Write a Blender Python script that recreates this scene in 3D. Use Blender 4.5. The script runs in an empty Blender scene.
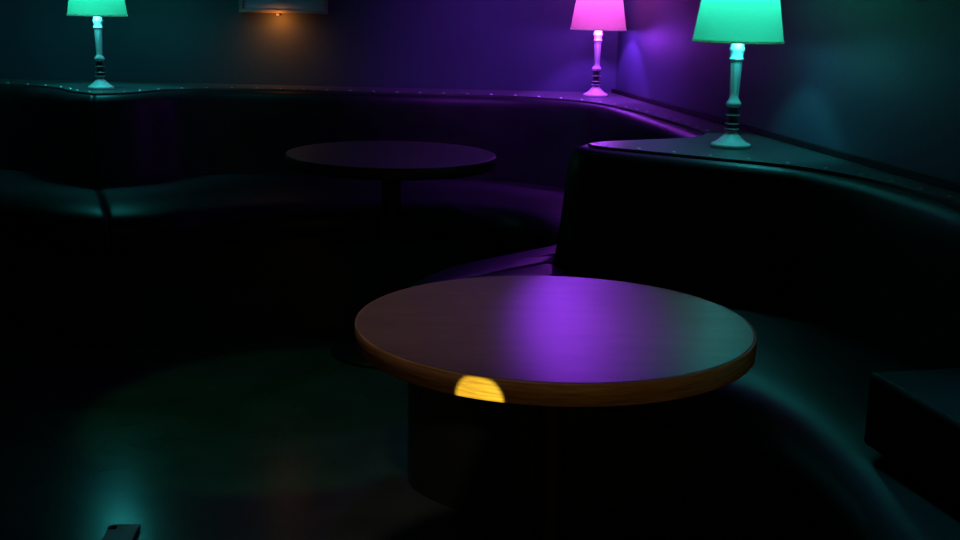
import bpy, bmesh, math, random
from mathutils import Vector, Matrix
random.seed(4)
PI = math.pi
scene = bpy.context.scene
C = scene.collection

# ------------------------------------------------------------------ materials
def new_mat(name):
    m = bpy.data.materials.new(name); m.use_nodes = True
    return m, m.node_tree, m.node_tree.nodes['Principled BSDF']

def noise_mat(name, c1, c2, scale, rough, bump=0.0, bump_scale=None, stretch=(1, 1, 1), spec=0.5, metallic=0.0, detail=4.0, rough2=None):
    m, t, b = new_mat(name)
    N, L = t.nodes, t.links
    tc = N.new('ShaderNodeTexCoord'); mp = N.new('ShaderNodeMapping')
    mp.inputs['Scale'].default_value = stretch
    L.new(tc.outputs['Object'], mp.inputs['Vector'])
    n = N.new('ShaderNodeTexNoise'); n.inputs['Scale'].default_value = scale; n.inputs['Detail'].default_value = detail
    L.new(mp.outputs['Vector'], n.inputs['Vector'])
    r = N.new('ShaderNodeValToRGB')
    r.color_ramp.elements[0].color = (*c1, 1); r.color_ramp.elements[1].color = (*c2, 1)
    r.color_ramp.elements[0].position = .3; r.color_ramp.elements[1].position = .7
    L.new(n.outputs['Fac'], r.inputs['Fac']); L.new(r.outputs['Color'], b.inputs['Base Color'])
    b.inputs['Roughness'].default_value = rough
    if rough2 is not None:
        mr = N.new('ShaderNodeMapRange'); mr.inputs['To Min'].default_value = rough; mr.inputs['To Max'].default_value = rough2
        L.new(n.outputs['Fac'], mr.inputs['Value']); L.new(mr.outputs['Result'], b.inputs['Roughness'])
    b.inputs['Specular IOR Level'].default_value = spec
    b.inputs['Metallic'].default_value = metallic
    if bump:
        n2 = N.new('ShaderNodeTexNoise'); n2.inputs['Scale'].default_value = bump_scale or scale; n2.inputs['Detail'].default_value = 5
        L.new(mp.outputs['Vector'], n2.inputs['Vector'])
        bp = N.new('ShaderNodeBump'); bp.inputs['Strength'].default_value = bump; bp.inputs['Distance'].default_value = .01
        L.new(n2.outputs['Fac'], bp.inputs['Height']); L.new(bp.outputs['Normal'], b.inputs['Normal'])
    return m

M = {}
M['wall'] = noise_mat('painted_wall', (.035, .055, .085), (.045, .07, .105), 3, .56, bump=.05, bump_scale=60, spec=.5)
M['ceiling'] = noise_mat('ceiling_paint', (.03, .03, .03), (.05, .05, .05), 4, .8)
M['floor'] = noise_mat('floor_vinyl', (.035, .05, .04), (.055, .075, .06), 5, .21, spec=.3)
M['leather'] = noise_mat('dark_leather', (.010, .010, .012), (.018, .017, .020), 8, .42, bump=.2, bump_scale=14, spec=.22, rough2=.5)
M['seat_leather'] = noise_mat('seat_leather', (.013, .012, .015), (.02, .018, .022), 7, .36, bump=.3, bump_scale=7, spec=.26, rough2=.48)
M['board'] = noise_mat('top_board_vinyl', (.06, .07, .07), (.10, .11, .11), 30, .33, bump=.2, bump_scale=120, spec=.5)
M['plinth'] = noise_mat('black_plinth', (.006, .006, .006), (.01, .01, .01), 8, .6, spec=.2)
M['table_top'] = noise_mat('varnished_wood_top', (.15, .10, .08), (.20, .135, .105), 7, .40, bump=.04, bump_scale=40, stretch=(1, 5, 1), spec=.36)
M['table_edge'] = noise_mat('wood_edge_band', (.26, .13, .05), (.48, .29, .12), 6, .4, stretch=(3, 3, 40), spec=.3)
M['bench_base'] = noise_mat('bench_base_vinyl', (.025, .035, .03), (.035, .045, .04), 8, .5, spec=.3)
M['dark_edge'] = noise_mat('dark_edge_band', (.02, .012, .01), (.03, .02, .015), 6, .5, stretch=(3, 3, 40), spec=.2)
M['black_metal'] = noise_mat('black_powder_coat', (.008, .008, .01), (.014, .014, .016), 20, .5, spec=.4)
M['stud'] = noise_mat('polished_stud', (.75, .75, .75), (.85, .85, .85), 20, .3, metallic=.3)
M['lamp_wood'] = noise_mat('painted_lamp_stem', (.70, .70, .68), (.82, .82, .80), 30, .45, bump=.1, bump_scale=80)
M['lamp_dark'] = noise_mat('dark_turned_wood', (.05, .05, .05), (.09, .09, .09), 30, .5)
M['frame'] = noise_mat('panel_frame', (.25, .22, .2), (.33, .3, .27), 20, .3, spec=.6)
M['panel'] = noise_mat('blue_grey_panel', (.24, .34, .48), (.3, .4, .54), 5, .3, spec=.6)
M['hatch'] = noise_mat('brushed_floor_plate', (.2, .24, .24), (.26, .3, .3), 30, .4, stretch=(1, 12, 1), spec=.5)
M['hole'] = noise_mat('dark_recess', (.002, .002, .002), (.004, .004, .004), 10, .9, spec=.1)
M['block'] = noise_mat('dark_box_vinyl', (.009, .008, .011), (.014, .012, .016), 9, .55, bump=.2, bump_scale=60, spec=.3)

def emit_mat(name, col, s):
    m = bpy.data.materials.new(name); m.use_nodes = True
    t = m.node_tree; t.nodes.clear()
    e = t.nodes.new('ShaderNodeEmission'); e.inputs['Color'].default_value = (*col, 1); e.inputs['Strength'].default_value = s
    o = t.nodes.new('ShaderNodeOutputMaterial'); t.links.new(e.outputs[0], o.inputs['Surface'])
    return m

def shade_mat(name, tint, emis, es):
    """woven fabric shade: light of the bulb passes through it, plus the faint even glow of the lit cloth"""
    m = bpy.data.materials.new(name); m.use_nodes = True
    t = m.node_tree; N, L = t.nodes, t.links; N.clear()
    tr = N.new('ShaderNodeBsdfTranslucent'); df = N.new('ShaderNodeBsdfDiffuse')
    tc = N.new('ShaderNodeTexCoord'); wv = N.new('ShaderNodeTexNoise'); wv.inputs['Scale'].default_value = 45
    mp = N.new('ShaderNodeMapping'); mp.inputs['Scale'].default_value = (1, 1, 5)
    L.new(tc.outputs['Object'], mp.inputs['Vector']); L.new(mp.outputs[0], wv.inputs['Vector'])
    r = N.new('ShaderNodeValToRGB')
    r.color_ramp.elements[0].color = (tint[0]*.85, tint[1]*.85, tint[2]*.85, 1); r.color_ramp.elements[1].color = (*tint, 1)
    L.new(wv.outputs['Fac'], r.inputs['Fac'])
    L.new(r.outputs['Color'], tr.inputs['Color']); L.new(r.outputs['Color'], df.inputs['Color'])
    mx = N.new('ShaderNodeMixShader'); mx.inputs[0].default_value = .3
    L.new(tr.outputs[0], mx.inputs[1]); L.new(df.outputs[0], mx.inputs[2])
    e = N.new('ShaderNodeEmission'); e.inputs['Color'].default_value = (*emis, 1); e.inputs['Strength'].default_value = es
    ad = N.new('ShaderNodeAddShader'); L.new(mx.outputs[0], ad.inputs[0]); L.new(e.outputs[0], ad.inputs[1])
    o = N.new('ShaderNodeOutputMaterial'); L.new(ad.outputs[0], o.inputs['Surface'])
    return m

# ------------------------------------------------------------------ object helpers
def link_bm(name, bm, mats, parent=None, smooth=True, loc=None):
    me = bpy.data.meshes.new(name)
    bmesh.ops.recalc_face_normals(bm, faces=bm.faces[:])
    bm.to_mesh(me); bm.free()
    for m in (mats if isinstance(mats, (list, tuple)) else [mats]): me.materials.append(m)
    if smooth:
        for p in me.polygons: p.use_smooth = True
    o = bpy.data.objects.new(name, me); C.objects.link(o)
    if loc: o.location = loc
    if parent: o.parent = parent
    return o

def tag(o, label, cat, group=None):
    o['label'] = label; o['category'] = cat
    if group: o['group'] = group
    return o

def empty(name, loc, rz=0):
    o = bpy.data.objects.new(name, None); C.objects.link(o); o.location = loc; o.rotation_euler = (0, 0, rz)
    o.empty_display_size = .1
    return o

def struct(name, bm, m, smooth=False):
    o = link_bm(name, bm, m, smooth=smooth); o['kind'] = 'structure'; return o

def box(bm, x0, x1, y0, y1, z0, z1, bevel=0, seg=3):
    r = bmesh.ops.create_cube(bm, size=1)
    vs = r['verts']
    for v in vs:
        v.co = Vector((x0 + (v.co.x + .5)*(x1-x0), y0 + (v.co.y + .5)*(y1-y0), z0 + (v.co.z + .5)*(z1-z0)))
    if bevel:
        es = list({e for v in vs for e in v.link_edges})
        bmesh.ops.bevel(bm, geom=es, offset=bevel, segments=seg, affect='EDGES', profile=.5)
    return bm

def lathe(bm, prof, seg=48, flute=None, cap=True):
    rings = []
    for (r, z) in prof:
        ring = []
        for i in range(seg):
            a = 2*PI*i/seg
            rr = r
            if flute and flute[0] <= z <= flute[1]: rr = r*(1 - .09*(.5 + .5*math.cos(flute[2]*a)))
            ring.append(bm.verts.new((rr*math.cos(a), rr*math.sin(a), z)))
        rings.append(ring)
    for a, b in zip(rings, rings[1:]):
        for i in range(seg):
            bm.faces.new((a[i], a[(i+1) % seg], b[(i+1) % seg], b[i]))
    if cap:
        bm.faces.new(rings[0]); bm.faces.new(rings[-1])
    return bm

def catmull(P, n=8):
    out = []
    P = [Vector(p) for p in P]
    Q = [P[0]*2 - P[1]] + P + [P[-1]*2 - P[-2]]
    for i in range(1, len(Q)-2):
        p0, p1, p2, p3 = Q[i-1:i+3]
        for k in range(n):
            t = k/n
            out.append(.5*((2*p1) + (-p0+p2)*t + (2*p0-5*p1+4*p2-p3)*t*t + (-p0+3*p1-3*p2+p3)*t**3))
    out.append(P[-1].copy())
    return out

def resample(L_, n):
    d = [0]
    for a, b in zip(L_, L_[1:]): d.append(d[-1] + (b-a).length)
    out = []; j = 0
    for k in range(n):
        s = d[-1]*k/(n-1)
        while j < len(d)-2 and d[j+1] < s: j += 1
        t = (s-d[j])/max(1e-9, d[j+1]-d[j])
        out.append(L_[j].lerp(L_[j+1], min(1, max(0, t))))
    return out

def normals(L_, side, n0=None, n1=None):
    out = normals_raw(L_, side)
    k = 5
    if n0:
        for i in range(k): out[i] = out[i].lerp(Vector(n0).normalized(), 1-i/k).normalized()
    if n1:
        for i in range(k): out[-1-i] = out[-1-i].lerp(Vector(n1).normalized(), 1-i/k).normalized()
    return out

def normals_raw(L_, side):
    out = []
    for i in range(len(L_)):
        a = L_[max(0, i-1)]; b = L_[min(len(L_)-1, i+1)]
        t = (b-a).normalized()
        out.append(Vector((t.y, -t.x))*side)
    return out

# ------------------------------------------------------------------ room shell
WX = lambda y: 1.04 - .193*(y - 2.58)          # line of the right wall in plan
YB = 5.10
ZC = 2.6
XL, YF = -4.0, -3.0
def prism(pts, z0, z1):
    bm = bmesh.new()
    a = [bm.verts.new((x, y, z0)) for x, y in pts]; b = [bm.verts.new((x, y, z1)) for x, y in pts]
    bm.faces.new(a); bm.faces.new(b)
    n = len(pts)
    for i in range(n): bm.faces.new((a[i], a[(i+1) % n], b[(i+1) % n], b[i]))
    return bm
room = [(XL, YF), (WX(YF), YF), (WX(YB), YB), (XL, YB)]
struct('floor', prism([(XL-.1, YF-.1), (WX(YF)+.15, YF-.1), (WX(YB)+.15, YB+.1), (XL-.1, YB+.1)], -.1, 0), M['floor'])
struct('ceiling', prism([(XL-.1, YF-.1), (WX(YF)+.15, YF-.1), (WX(YB)+.15, YB+.1), (XL-.1, YB+.1)], ZC, ZC+.1), M['ceiling'])
struct('wall_back', prism([(XL-.1, YB), (WX(YB)+.1, YB), (WX(YB)+.1, YB+.1), (XL-.1, YB+.1)], 0, ZC), M['wall'])
struct('wall_right', prism([(WX(YF), YF), (WX(YB), YB), (WX(YB)+.1, YB), (WX(YF)+.1, YF)], 0, ZC), M['wall'])
struct('wall_left', prism([(XL-.1, YF), (XL, YF), (XL, YB), (XL-.1, YB)], 0, ZC), M['wall'])
struct('wall_front', prism([(XL-.1, YF-.1), (WX(YF)+.1, YF-.1), (WX(YF)+.1, YF), (XL-.1, YF)], 0, ZC), M['wall'])

# ------------------------------------------------------------------ banquettes
ZT = .80      # top of the low backs
# plan curves: B = front edge of the back's top board, S = front edge of the seat
B_left = [(-3.0, 4.9), (-2.5, 4.92), (-1.95, 4.86), (-1.7, 4.76), (-1.57, 4.60), (-1.45, 4.50)]
B_far = [(-1.45, 4.50), (-1.35, 4.58), (-1.25, 4.76), (-1.04, 4.87), (-.74, 4.88), (-.33, 4.85), (0, 4.84), (.22, 4.78),
         (.42, 4.62), (.53, 4.35), (.60, 4.05), (.66, 3.75), (.66, 3.58), (.57, 3.48), (.44, 3.41), (.34, 3.355), (.29, 3.30)]
B_near = [(.29, 3.30), (.315, 3.245), (.415, 3.175), (.558, 3.08), (.70, 2.99), (.80, 2.90), (.88, 2.77), (.945, 2.58), (.99, 2.36),
          (1.05, 2.0), (1.12, 1.6), (1.2, 1.1)]
S_left = [(-2.9, 4.22), (-2.45, 4.25), (-2.0, 4.15), (-1.65, 3.99), (-1.40, 3.87), (-1.22, 3.85)]
S_far = [(-1.22, 3.85), (-1.08, 3.89), (-.89, 4.03), (-.635, 4.15), (-.29, 4.21), (-.02, 4.20), (.13, 4.07), (.215, 3.86), (.235, 3.65),
         (.16, 3.41), (-.02, 3.29), (-.12, 3.18), (-.19, 3.02), (-.21, 2.86)]
S_near = [(-.21, 2.86), (-.19, 2.74), (-.08, 2.62), (.12, 2.50), (.32, 2.38), (.44, 2.26), (.53, 2.12), (.58, 1.95), (.60, 1.77),
          (.605, 1.6), (.62, 1.3), (.66, 1.0)]

def back_profile():
    # (distance in front of the board edge, height)
    return [(-.03, .40), (-.03, .795), (.004, .795), (.018, .797), (.034, .790), (.046, .775), (.052, .755), (.056, .72),
            (.062, .66), (.070, .58), (.080, .50), (.088, .43), (.088, .36), (.08, .34)]

def sweep_back(Bc, side, parent, n0=None, n1=None):
    n = len(Bc); ns = normals(Bc, side, n0, n1)
    bm = bmesh.new(); rows = []
    for p, q in zip(Bc, ns):
        rows.append([bm.verts.new((p.x + q.x*d, p.y + q.y*d, z)) for d, z in back_profile()])
    m = len(rows[0])
    for a, b in zip(rows, rows[1:]):
        for j in range(m):
            bm.faces.new((a[j], a[(j+1) % m], b[(j+1) % m], b[j]))
    bm.faces.new(rows[0]); bm.faces.new(rows[-1])
    bmesh.ops.remove_doubles(bm, verts=bm.verts[:], dist=1e-5)
    return link_bm('backrest', bm, M['leather'], parent)

def seat_loft(Sc, Bc, side, parent, N=90, name='seat', zt=.47, crown=.008):
    S_ = resample(Sc, N); B_ = resample(Bc, N)
    bm = bmesh.new(); rows = []
    for i, (s, b) in enumerate(zip(S_, B_)):
        L_ = (b - s).length
        u = (b - s)/L_
        e = min(i, N-1-i)/3.0
        drop = -.005*max(0, 1-e)**2
        pr = [(.03, .335), (.0, .343), (-.018, .365), (-.023, .390), (-.018, .416), (-.002, .440), (.024, .458), (.060, .469)]
        row = [(s + u*d, z + drop*(1 if z > .44 else .3)) for d, z in pr]
        for f in (.12, .3, .5, .7, .85, .95):
            zz = zt + crown*math.sin(PI*f)**.5 + drop
            dd = .07 + (L_-.07)*f
            row.append((s + u*dd, zz))
        row.append((s + u*L_, zt - .01)); row.append((s + u*L_, .335))
        rows.append([bm.verts.new((p.x, p.y, z)) for p, z in row])
    m = len(rows[0])
    for a, b in zip(rows, rows[1:]):
        for j in range(m): bm.faces.new((a[j], a[(j+1) % m], b[(j+1) % m], b[j]))
    bm.faces.new(rows[0]); bm.faces.new(rows[-1])
    return link_bm(name, bm, M['seat_leather'], parent)

def base_loft(Sc, Bc, parent, N=90, inset=.05):
    S_ = resample(Sc, N); B_ = resample(Bc, N)
    bm = bmesh.new(); rows = []
    for s, b in zip(S_, B_):
        u = (b - s).normalized()
        a = s + u*inset
        rows.append([bm.verts.new((q.x, q.y, z)) for q, z in ((a, 0), (a, .335), (b, .335), (b, 0))])
    for a, b in zip(rows, rows[1:]):
        for j in range(4): bm.faces.new((a[j], a[(j+1) % 4], b[(j+1) % 4], b[j]))
    bm.faces.new(rows[0]); bm.faces.new(rows[-1])
    return link_bm('base', bm, M['bench_base'], parent, smooth=False)

def board(poly, parent):
    bm = prism(poly, .792, .803)
    return link_bm('top_board', bm, M['board'], parent, smooth=False)

def stud_mesh():
    bm = bmesh.new()
    bmesh.ops.create_uvsphere(bm, u_segments=12, v_segments=8, radius=.0060)
    for v in bm.verts: v.co.z *= .6
    me = bpy.data.meshes.new('stud'); bm.to_mesh(me); bm.free(); me.materials.append(M['stud'])
    for p in me.polygons: p.use_smooth = True
    return me
STUD = stud_mesh()
def studs(curve, side, parent, step=.1, inset=.022, z=.803, lo=0, hi=1e9):
    n = normals(curve, side)
    total = 0; nxt = lo
    for i in range(len(curve)-1):
        seg = (curve[i+1]-curve[i]).length
        while nxt <= total + seg and nxt < hi:
            t = (nxt-total)/seg
            p = curve[i].lerp(curve[i+1], t) - n[i]*inset
            o = bpy.data.objects.new('stud', STUD); C.objects.link(o); o.parent = parent
            o.location = (p.x, p.y, z)
            nxt += step
        total += seg

cBl, cBf, cBn = [catmull(p, 8) for p in (B_left, B_far, B_near)]
cSl, cSf, cSn = [catmull(p, 8) for p in (S_left, S_far, S_near)]
v2 = lambda L_: [(p.x, p.y) for p in L_]
GROUP = None

def seat_back_curve(curve, side, n0=None, n1=None, off=.085):
    return [p + q*off for p, q in zip(curve, normals(curve, side, n0, n1))]
NC = (.12, -1); NT = (-1, -.12)      # shared directions where two benches meet

# left neighbour booth
t = empty('banquette', (0, 0, 0))
tag(t, 'dark leather booth bench at the left edge, with teal highlight on its seat', 'bench')
sweep_back(cBl, 1, t, None, NC); seat_loft(cSl, seat_back_curve(cBl, 1, None, NC), 1, t); base_loft(cSl + [Vector((-1.15, 3.86))], seat_back_curve(cBl, 1, None, NC), t)
bd = board(v2(cBl) + [(-1.45, YB-.004), (-3.0, YB-.004)], t); studs(cBl, 1, bd, .09, hi=9)
# far booth (C shaped)
t = empty('banquette', (0, 0, 0))
tag(t, 'dark leather C-shaped booth bench wrapping around the far table, along the back wall', 'bench')
sweep_back(cBf, 1, t, NC, NT)
k_end = min(range(len(cBf)), key=lambda i: (cBf[i]-Vector((.665, 3.66))).length)
Bfar_seat = seat_back_curve(cBf, 1, NC, NT)
seat_loft(cSf, Bfar_seat, 1, t, N=140); base_loft(cSf, Bfar_seat, t, N=140)
bd = board(v2(cBf[:k_end+1]) + [(WX(3.66)-.004, 3.66), (WX(YB)-.004, YB-.004), (-1.45, YB-.004)], t)
studs(cBf[:k_end+1], 1, bd, .095, lo=.03)
# near booth (its back is the tapering partition between the booths)
t = empty('banquette', (0, 0, 0))
tag(t, 'dark leather booth bench at the right, its tapering back topped by the largest lamp', 'bench')
sweep_back(cBn, 1, t, NT)
Bnear_seat = seat_back_curve(cBn, 1, NT)
seat_loft(cSn, Bnear_seat, 1, t, N=120); base_loft(cSn, Bnear_seat, t, N=120)
pts = v2(cBn) + [(WX(1.1)-.004, 1.1), (WX(3.66)-.004, 3.655)] + v2(cBf[k_end:])[1:-1]
bd = board(pts, t)
studs(cBn, 1, bd, .103, lo=.17)
# solid core of the partition between both leathers
core = v2(cBn)[6:60] + [(WX(2.0)-.02, 2.3), (WX(3.6)-.02, 3.6)] + v2(cBf[k_end:])[1:-3]
link_bm('partition_core', prism(core, 0, .79), M['plinth'], t, smooth=False)

struct('dark_gap_strip_1', prism([(WX(.9)-.018, .9), (WX(YB)-.018, YB-.003), (WX(YB)-.002, YB-.003), (WX(.9)-.002, .9)], .804, .819), M['plinth'])  # black strip standing in for the dark, shaded gap between wall and board
# ------------------------------------------------------------------ tables
def round_table(x, y, zt, r, label, th=.038, leg_r=.032, edge='table_edge'):
    root = empty('round_table', (x, y, 0))
    tag(root, label, 'table')
    bm = bmesh.new(); seg = 128
    lathe(bm, [(r-.003, zt-.004), (r-.003, zt-.001), (r-.006, zt)], seg)
    top = link_bm('tabletop', bm, M['table_top'], root, smooth=False)
    for p in top.data.polygons: p.use_smooth = abs(p.normal.z) < .5
    bm = bmesh.new()
    prof = [(r-.03, zt-th), (r-.003, zt-th), (r, zt-th+.003), (r, zt-.003), (r-.0015, zt-.0008), (r-.003, zt-.001), (r-.004, zt-.006)]
    lathe(bm, prof, seg, cap=False)
    link_bm('edge_band', bm, M[edge], root)
    bm = bmesh.new(); lathe(bm, [(r-.012, zt-th), (r-.012, zt-.004)], seg)
    link_bm('underside', bm, M['plinth'], root, smooth=False)
    bm = bmesh.new(); lathe(bm, [(.11, zt-th-.012), (.115, zt-th-.006), (.115, zt-th)], 40)
    link_bm('mounting_plate', bm, M['black_metal'], root, smooth=False)
    bm = bmesh.new(); lathe(bm, [(leg_r*1.4, .018), (leg_r*1.1, .04), (leg_r, .06), (leg_r, zt-th-.03), (leg_r*1.2, zt-th-.012)], 40)
    link_bm('pedestal', bm, M['black_metal'], root)
    bm = bmesh.new(); lathe(bm, [(.19, 0), (.2, .003), (.2, .010), (.19, .016), (.10, .020), (.05, .022)], 64)
    link_bm('base_plate', bm, M['black_metal'], root)
    return root
round_table(.135, 2.078, .63, .356, 'nearest round wooden table with thick brown edge and a yellow light spot on it')
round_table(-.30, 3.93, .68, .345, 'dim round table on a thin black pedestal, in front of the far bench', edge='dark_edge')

# ------------------------------------------------------------------ table lamps
K = .00089
lamp_px = [(56, 468), (57, 466), (57, 458), (54, 455), (50, 454), (40, 447), (30, 438), (22, 429), (17, 422), (15, 415)]
ring_px = [(15, 415), (20, 413), (20, 408), (14, 405), (14, 399), (20, 397), (20, 392), (13, 388), (13, 375), (20, 371), (20, 365), (14, 361), (14, 350), (17, 345)]
col_px = [(17, 345), (22, 338), (22, 332), (17, 325), (13, 316), (13.5, 300), (15, 260), (17, 215), (18, 205), (21, 202), (21, 197), (18, 194), (19, 183), (20, 178), (22, 174), (22, 168), (19, 162), (19, 157), (14, 153)]
cv = lambda L_: [(a*K*1.06, (468-b)*K) for a, b in L_]
def lamp_proto():
    root = empty('table_lamp', (0, 0, 0))
    bm = bmesh.new(); lathe(bm, cv(lamp_px), 64); link_bm('lamp_base', bm, M['lamp_wood'], root)
    bm = bmesh.new(); lathe(bm, cv(ring_px), 48); o = link_bm('turned_rings', bm, M['lamp_dark'], root, smooth=False); o['label'] = 'dark turned bands'
    for zc in (410.5, 394.5, 368):
        bm = bmesh.new(); lathe(bm, cv([(19, zc+2.2), (21.2, zc+1.4), (21.2, zc-1.4), (19, zc-2.2)]), 48); link_bm('pale_ring', bm, M['lamp_wood'], root, smooth=False)
    bm = bmesh.new(); lathe(bm, cv(col_px), 96, flute=((468-314)*K, (468-206)*K, 8)); link_bm('stem', bm, M['lamp_wood'], root)
    zs = (468-150)*K       # lower rim of the shade
    r0, r1, h = .121, .088, .20
    bm = bmesh.new()
    lathe(bm, [(r0 - (r0-r1)*k/8, zs + h*k/8) for k in range(9)], 96, cap=False)
    sh = link_bm('lamp_shade', bm, M['stud'], root)
    bm = bmesh.new(); lathe(bm, [(r0-.0015, zs), (r0+.0012, zs), (r0+.0008, zs+.006), (r0-.002, zs+.006), (r0-.0015, zs)], 96, cap=False)
    link_bm('rim', bm, M['stud'], sh)
    bm = bmesh.new(); lathe(bm, [(.012, (468-154)*K), (.014, (468-150)*K), (.014, zs+.045), (.016, zs+.05)], 24)
    link_bm('bulb_socket', bm, M['lamp_wood'], root)
    bm = bmesh.new(); lathe(bm, [(.006, zs+.05), (.012, zs+.056), (.022, zs+.075), (.026, zs+.092), (.022, zs+.108), (.010, zs+.118), (.002, zs+.12)], 24)
    link_bm('bulb', bm, M['stud'], root)
    return root
def copy_tree(o, parent=None):
    c = o.copy()
    if o.data is not None: c.data = o.data.copy()
    C.objects.link(c)
    if parent: c.parent = parent
    for ch in [x for x in bpy.data.objects if x.parent == o]: copy_tree(ch, c)
    return c
ZSH = (468-150)*K
def set_lamp(root, loc, label, light, tint, glow, glow_s, watt, rim, spill, spill_w):
    root.location = loc
    tag(root, label, 'lamp', None)
    sm = shade_mat('shade_fabric', tint, glow, glow_s); rmat = emit_mat('bulb_glass', light, 3.0)
    rm = shade_mat('shade_rim', rim, rim, glow_s*.4)
    for ch in root.children_recursive:
        n = ch.name.split('.')[0]
        if n == 'lamp_shade': ch.data.materials[0] = sm
        if n == 'rim': ch.data.materials[0] = rm
        if n == 'bulb': ch.data.materials[0] = rmat; ch.visible_shadow = True
    # bulb light (just above and just below the glass bulb, so the glass does not block it)
    for dz, w in ((.140, .86), (.004, .14)):
        l = bpy.data.lights.new('bulb_light', 'POINT'); l.energy = watt*w; l.color = light; l.shadow_soft_size = .03
        lo = bpy.data.objects.new('bulb_light', l); C.objects.link(lo)
        lo.parent = root; lo.location = (0.0 if dz > .1 else .0, -.03 if dz < .1 else 0, ZSH + dz)
zl = .803
L1 = lamp_proto(); L2 = copy_tree(L1); L3 = copy_tree(L1)
L2.scale = (.92, .92, .93); L3.scale = (.92, .92, .985)
TEAL = (.05, .76, .82); VIOL = (.36, .045, 1.0)
set_lamp(L1, (.679, 3.285, zl), 'largest table lamp, green shade, on the partition behind the near table', TEAL, (.09, .19, .11), (.01, .36, .14), .09, 7.5, (.3, .8, .6), TEAL, 1)
set_lamp(L2, (.450, 4.88, zl), 'pink and purple glowing table lamp with white turned stem, on the far bench top', VIOL, (.10, .085, .032), (.62, .04, .62), .22, 36, (.9, .6, .9), VIOL, 1)
set_lamp(L3, (-1.490, 4.70, zl), 'green-shaded table lamp at the left of the photo, on the far bench top', TEAL, (.06, .16, .09), (.01, .40, .17), .10, 10, (.5, .9, .8), TEAL, 1)

# ------------------------------------------------------------------ box on the right bench
bm = bmesh.new(); box(bm, 0, .36, -.50, 0, 0, .125, .008)
o = link_bm('storage_box', bm, M['block'], smooth=False, loc=(.642, 1.885, .484)); o.rotation_euler = (0, 0, math.radians(13))
tag(o, 'black box-shaped block on the right bench seat, cut off by the right edge', 'box')

# ------------------------------------------------------------------ panel on the back wall with a small amber light under it
t = empty('wall_panel', (0, YB, 0))
tag(t, 'blue-grey framed panel high on the back wall, its lower edge lit amber', 'picture')
px0, px1, pz0, pz1 = -1.02, -.655, 1.100, 1.75
fw = .014
bm = bmesh.new()
for a in ((px0, px1, pz0, pz0+fw), (px0, px1, pz1-fw, pz1), (px0, px0+fw, pz0+fw, pz1-fw), (px1-fw, px1, pz0+fw, pz1-fw)):
    box(bm, a[0], a[1], -.035, -.001, a[2], a[3], .002, 2)
link_bm('frame', bm, M['frame'], t, smooth=False)
bm = bmesh.new(); box(bm, px0+fw, px1-fw, -.02, -.002, pz0+fw, pz1-fw)
link_bm('panel', bm, M['panel'], t, smooth=False)
t = empty('accent_light', (-.862, YB, 1.09))
tag(t, 'tiny amber light on the back wall, under the framed panel', 'light')
bm = bmesh.new(); box(bm, -.010, .010, -.02, -.001, 0, .010, .002, 2); link_bm('housing', bm, M['black_metal'], t, smooth=False)
bm = bmesh.new(); box(bm, -.006, .006, -.026, -.0205, .000, .008); link_bm('lens', bm, emit_mat('amber_lens', (1, .35, .08), .9), t, smooth=False)
def spot(name, loc, target, col, watt, deg, blend, size=.02):
    l = bpy.data.lights.new(name, 'SPOT'); l.energy = watt; l.color = col; l.spot_size = math.radians(deg); l.spot_blend = blend; l.shadow_soft_size = size
    o = bpy.data.objects.new(name, l); C.objects.link(o); o.location = loc
    o.rotation_euler = (Vector(target)-Vector(loc)).to_track_quat('-Z', 'Y').to_euler()
    return o
spot('accent_beam', (-.862, YB-.10, 1.083), (-.862, YB-.0, .98), (1, .25, .03), 1.3, 170, 1, .015)

# ------------------------------------------------------------------ floor plate at the lower left
t = empty('floor_hatch', (-.80, 2.50, 0), math.radians(4))
tag(t, 'small square floor plate with dark finger slot, lit teal at the bottom left', 'floor plate')
bm = bmesh.new(); box(bm, -.022, .045, -.16, .012, 0, .012, .002, 2); link_bm('plate', bm, M['hatch'], t, smooth=False)
bm = bmesh.new(); box(bm, -.0225, -.003, -.016, .001, .0112, .0128, .0, 1); link_bm('finger_slot', bm, M['hole'], t, smooth=False)

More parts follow.
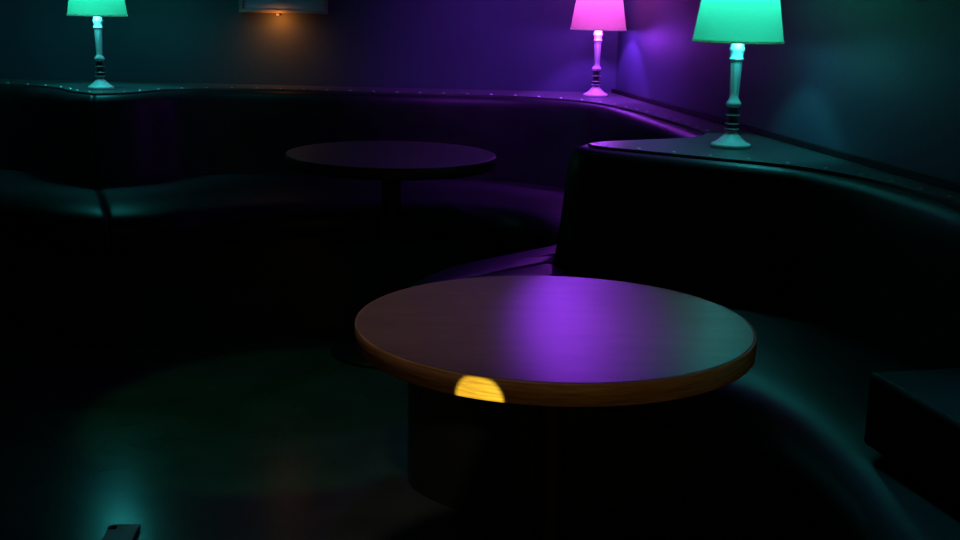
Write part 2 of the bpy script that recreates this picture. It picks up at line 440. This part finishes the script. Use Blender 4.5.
# ------------------------------------------------------------------ club lighting and added fill lights
spot('yellow_pin_spot', (-.20, .30, .15), (-.000, 1.720, .583), (1, .95, .12), 270, 3.0, .2, .004)
spot('warm_back_light', (.75, -1.2, .62), (.2, 1.75, .61), (1, .60, .10), 12.0, 21, 1, .15)
spot('green_floor_spot', (-1.1, 2.2, 2.55), (-.56, 3.28, 0), (.05, 1, .4), 22, 24.5, .25, .03)
spot('violet_beam', (.34, 4.95, 1.62), (.212, 2.14, .63), (.29, .03, 1), 37, 7.4, .8, .03)
spot('violet_bench_fill', (.25, 4.7, 2.3), (.12, 3.3, .47), (.30, .04, 1), 10, 44, 1, .05)  # added fill, brings violet onto the bench end and far seat
spot('violet_wall_fill', (.05, 4.0, 2.5), (.42, 5.0, 1.0), (.36, .05, 1), 170, 66, 1, .2)  # added fill, evens out the purple lamp's glow on the wall
spot('teal_wall_fill', (-1.6, 4.1, 2.5), (-1.6, YB, 1.1), (.03, .75, .80), 26, 66, 1, .2)  # added fill, spreads the left lamp's teal up the back wall
spot('violet_reflection_fill', (-.25, 3.9, 2.4), (.665, 4.52, 1.0), (.36, .05, 1), 80, 17, 1, .05)  # added spot in place of the purple lamp's reflection on the right wall
spot('teal_reflection_fill', (-.1, 2.4, 2.4), (.93, 3.15, .95), (.03, .8, .75), 9, 17, 1, .05)  # added spot imitating the largest lamp's teal reflection on the right wall
spot('teal_seat_fill', (.95, 1.2, 2.4), (.68, 1.60, .47), (.05, .8, .85), 55, 26, 1, .05)  # added fill for the seat that the box keeps dark
spot('rose_table_fill', (-.1, 1.5, 2.5), (0, 2.2, .6), (1, .72, .66), 26, 36, 1, .1)  # added warm fill for the near tabletop, no fixture behind it
spot('dim_room_fill', (-1.0, 1.0, 2.5), (-.3, 3.5, .3), (.95, .55, .7), 3, 110, 1, .3)  # added weak fill for the table's left side and the bench end

w = bpy.data.worlds.new('World'); scene.world = w; w.use_nodes = True
w.node_tree.nodes['Background'].inputs[0].default_value = (.01, .012, .02, 1)
w.node_tree.nodes['Background'].inputs[1].default_value = .3

# ------------------------------------------------------------------ camera
cam = bpy.data.cameras.new('Camera'); co = bpy.data.objects.new('Camera', cam); C.objects.link(co)
cam.sensor_width = 36; cam.lens = 1200/960*36; cam.clip_start = .05
p, r = math.radians(13), math.radians(1.3)
F = Vector((0, math.cos(p), -math.sin(p))); U0 = Vector((0, math.sin(p), math.cos(p))); R0 = Vector((1, 0, 0))
R = R0*math.cos(r) + U0*math.sin(r); U = U0*math.cos(r) - R0*math.sin(r)
m = Matrix((R, U, -F)).transposed().to_4x4(); m.translation = Vector((0, 0, 1.2))
co.matrix_world = m
scene.camera = co
vs = scene.view_settings
vs.view_transform = 'Standard'; vs.look = 'None'; vs.exposure = 0; vs.gamma = 1; vs.use_curve_mapping = False
scene.cycles.sample_clamp_indirect = 3
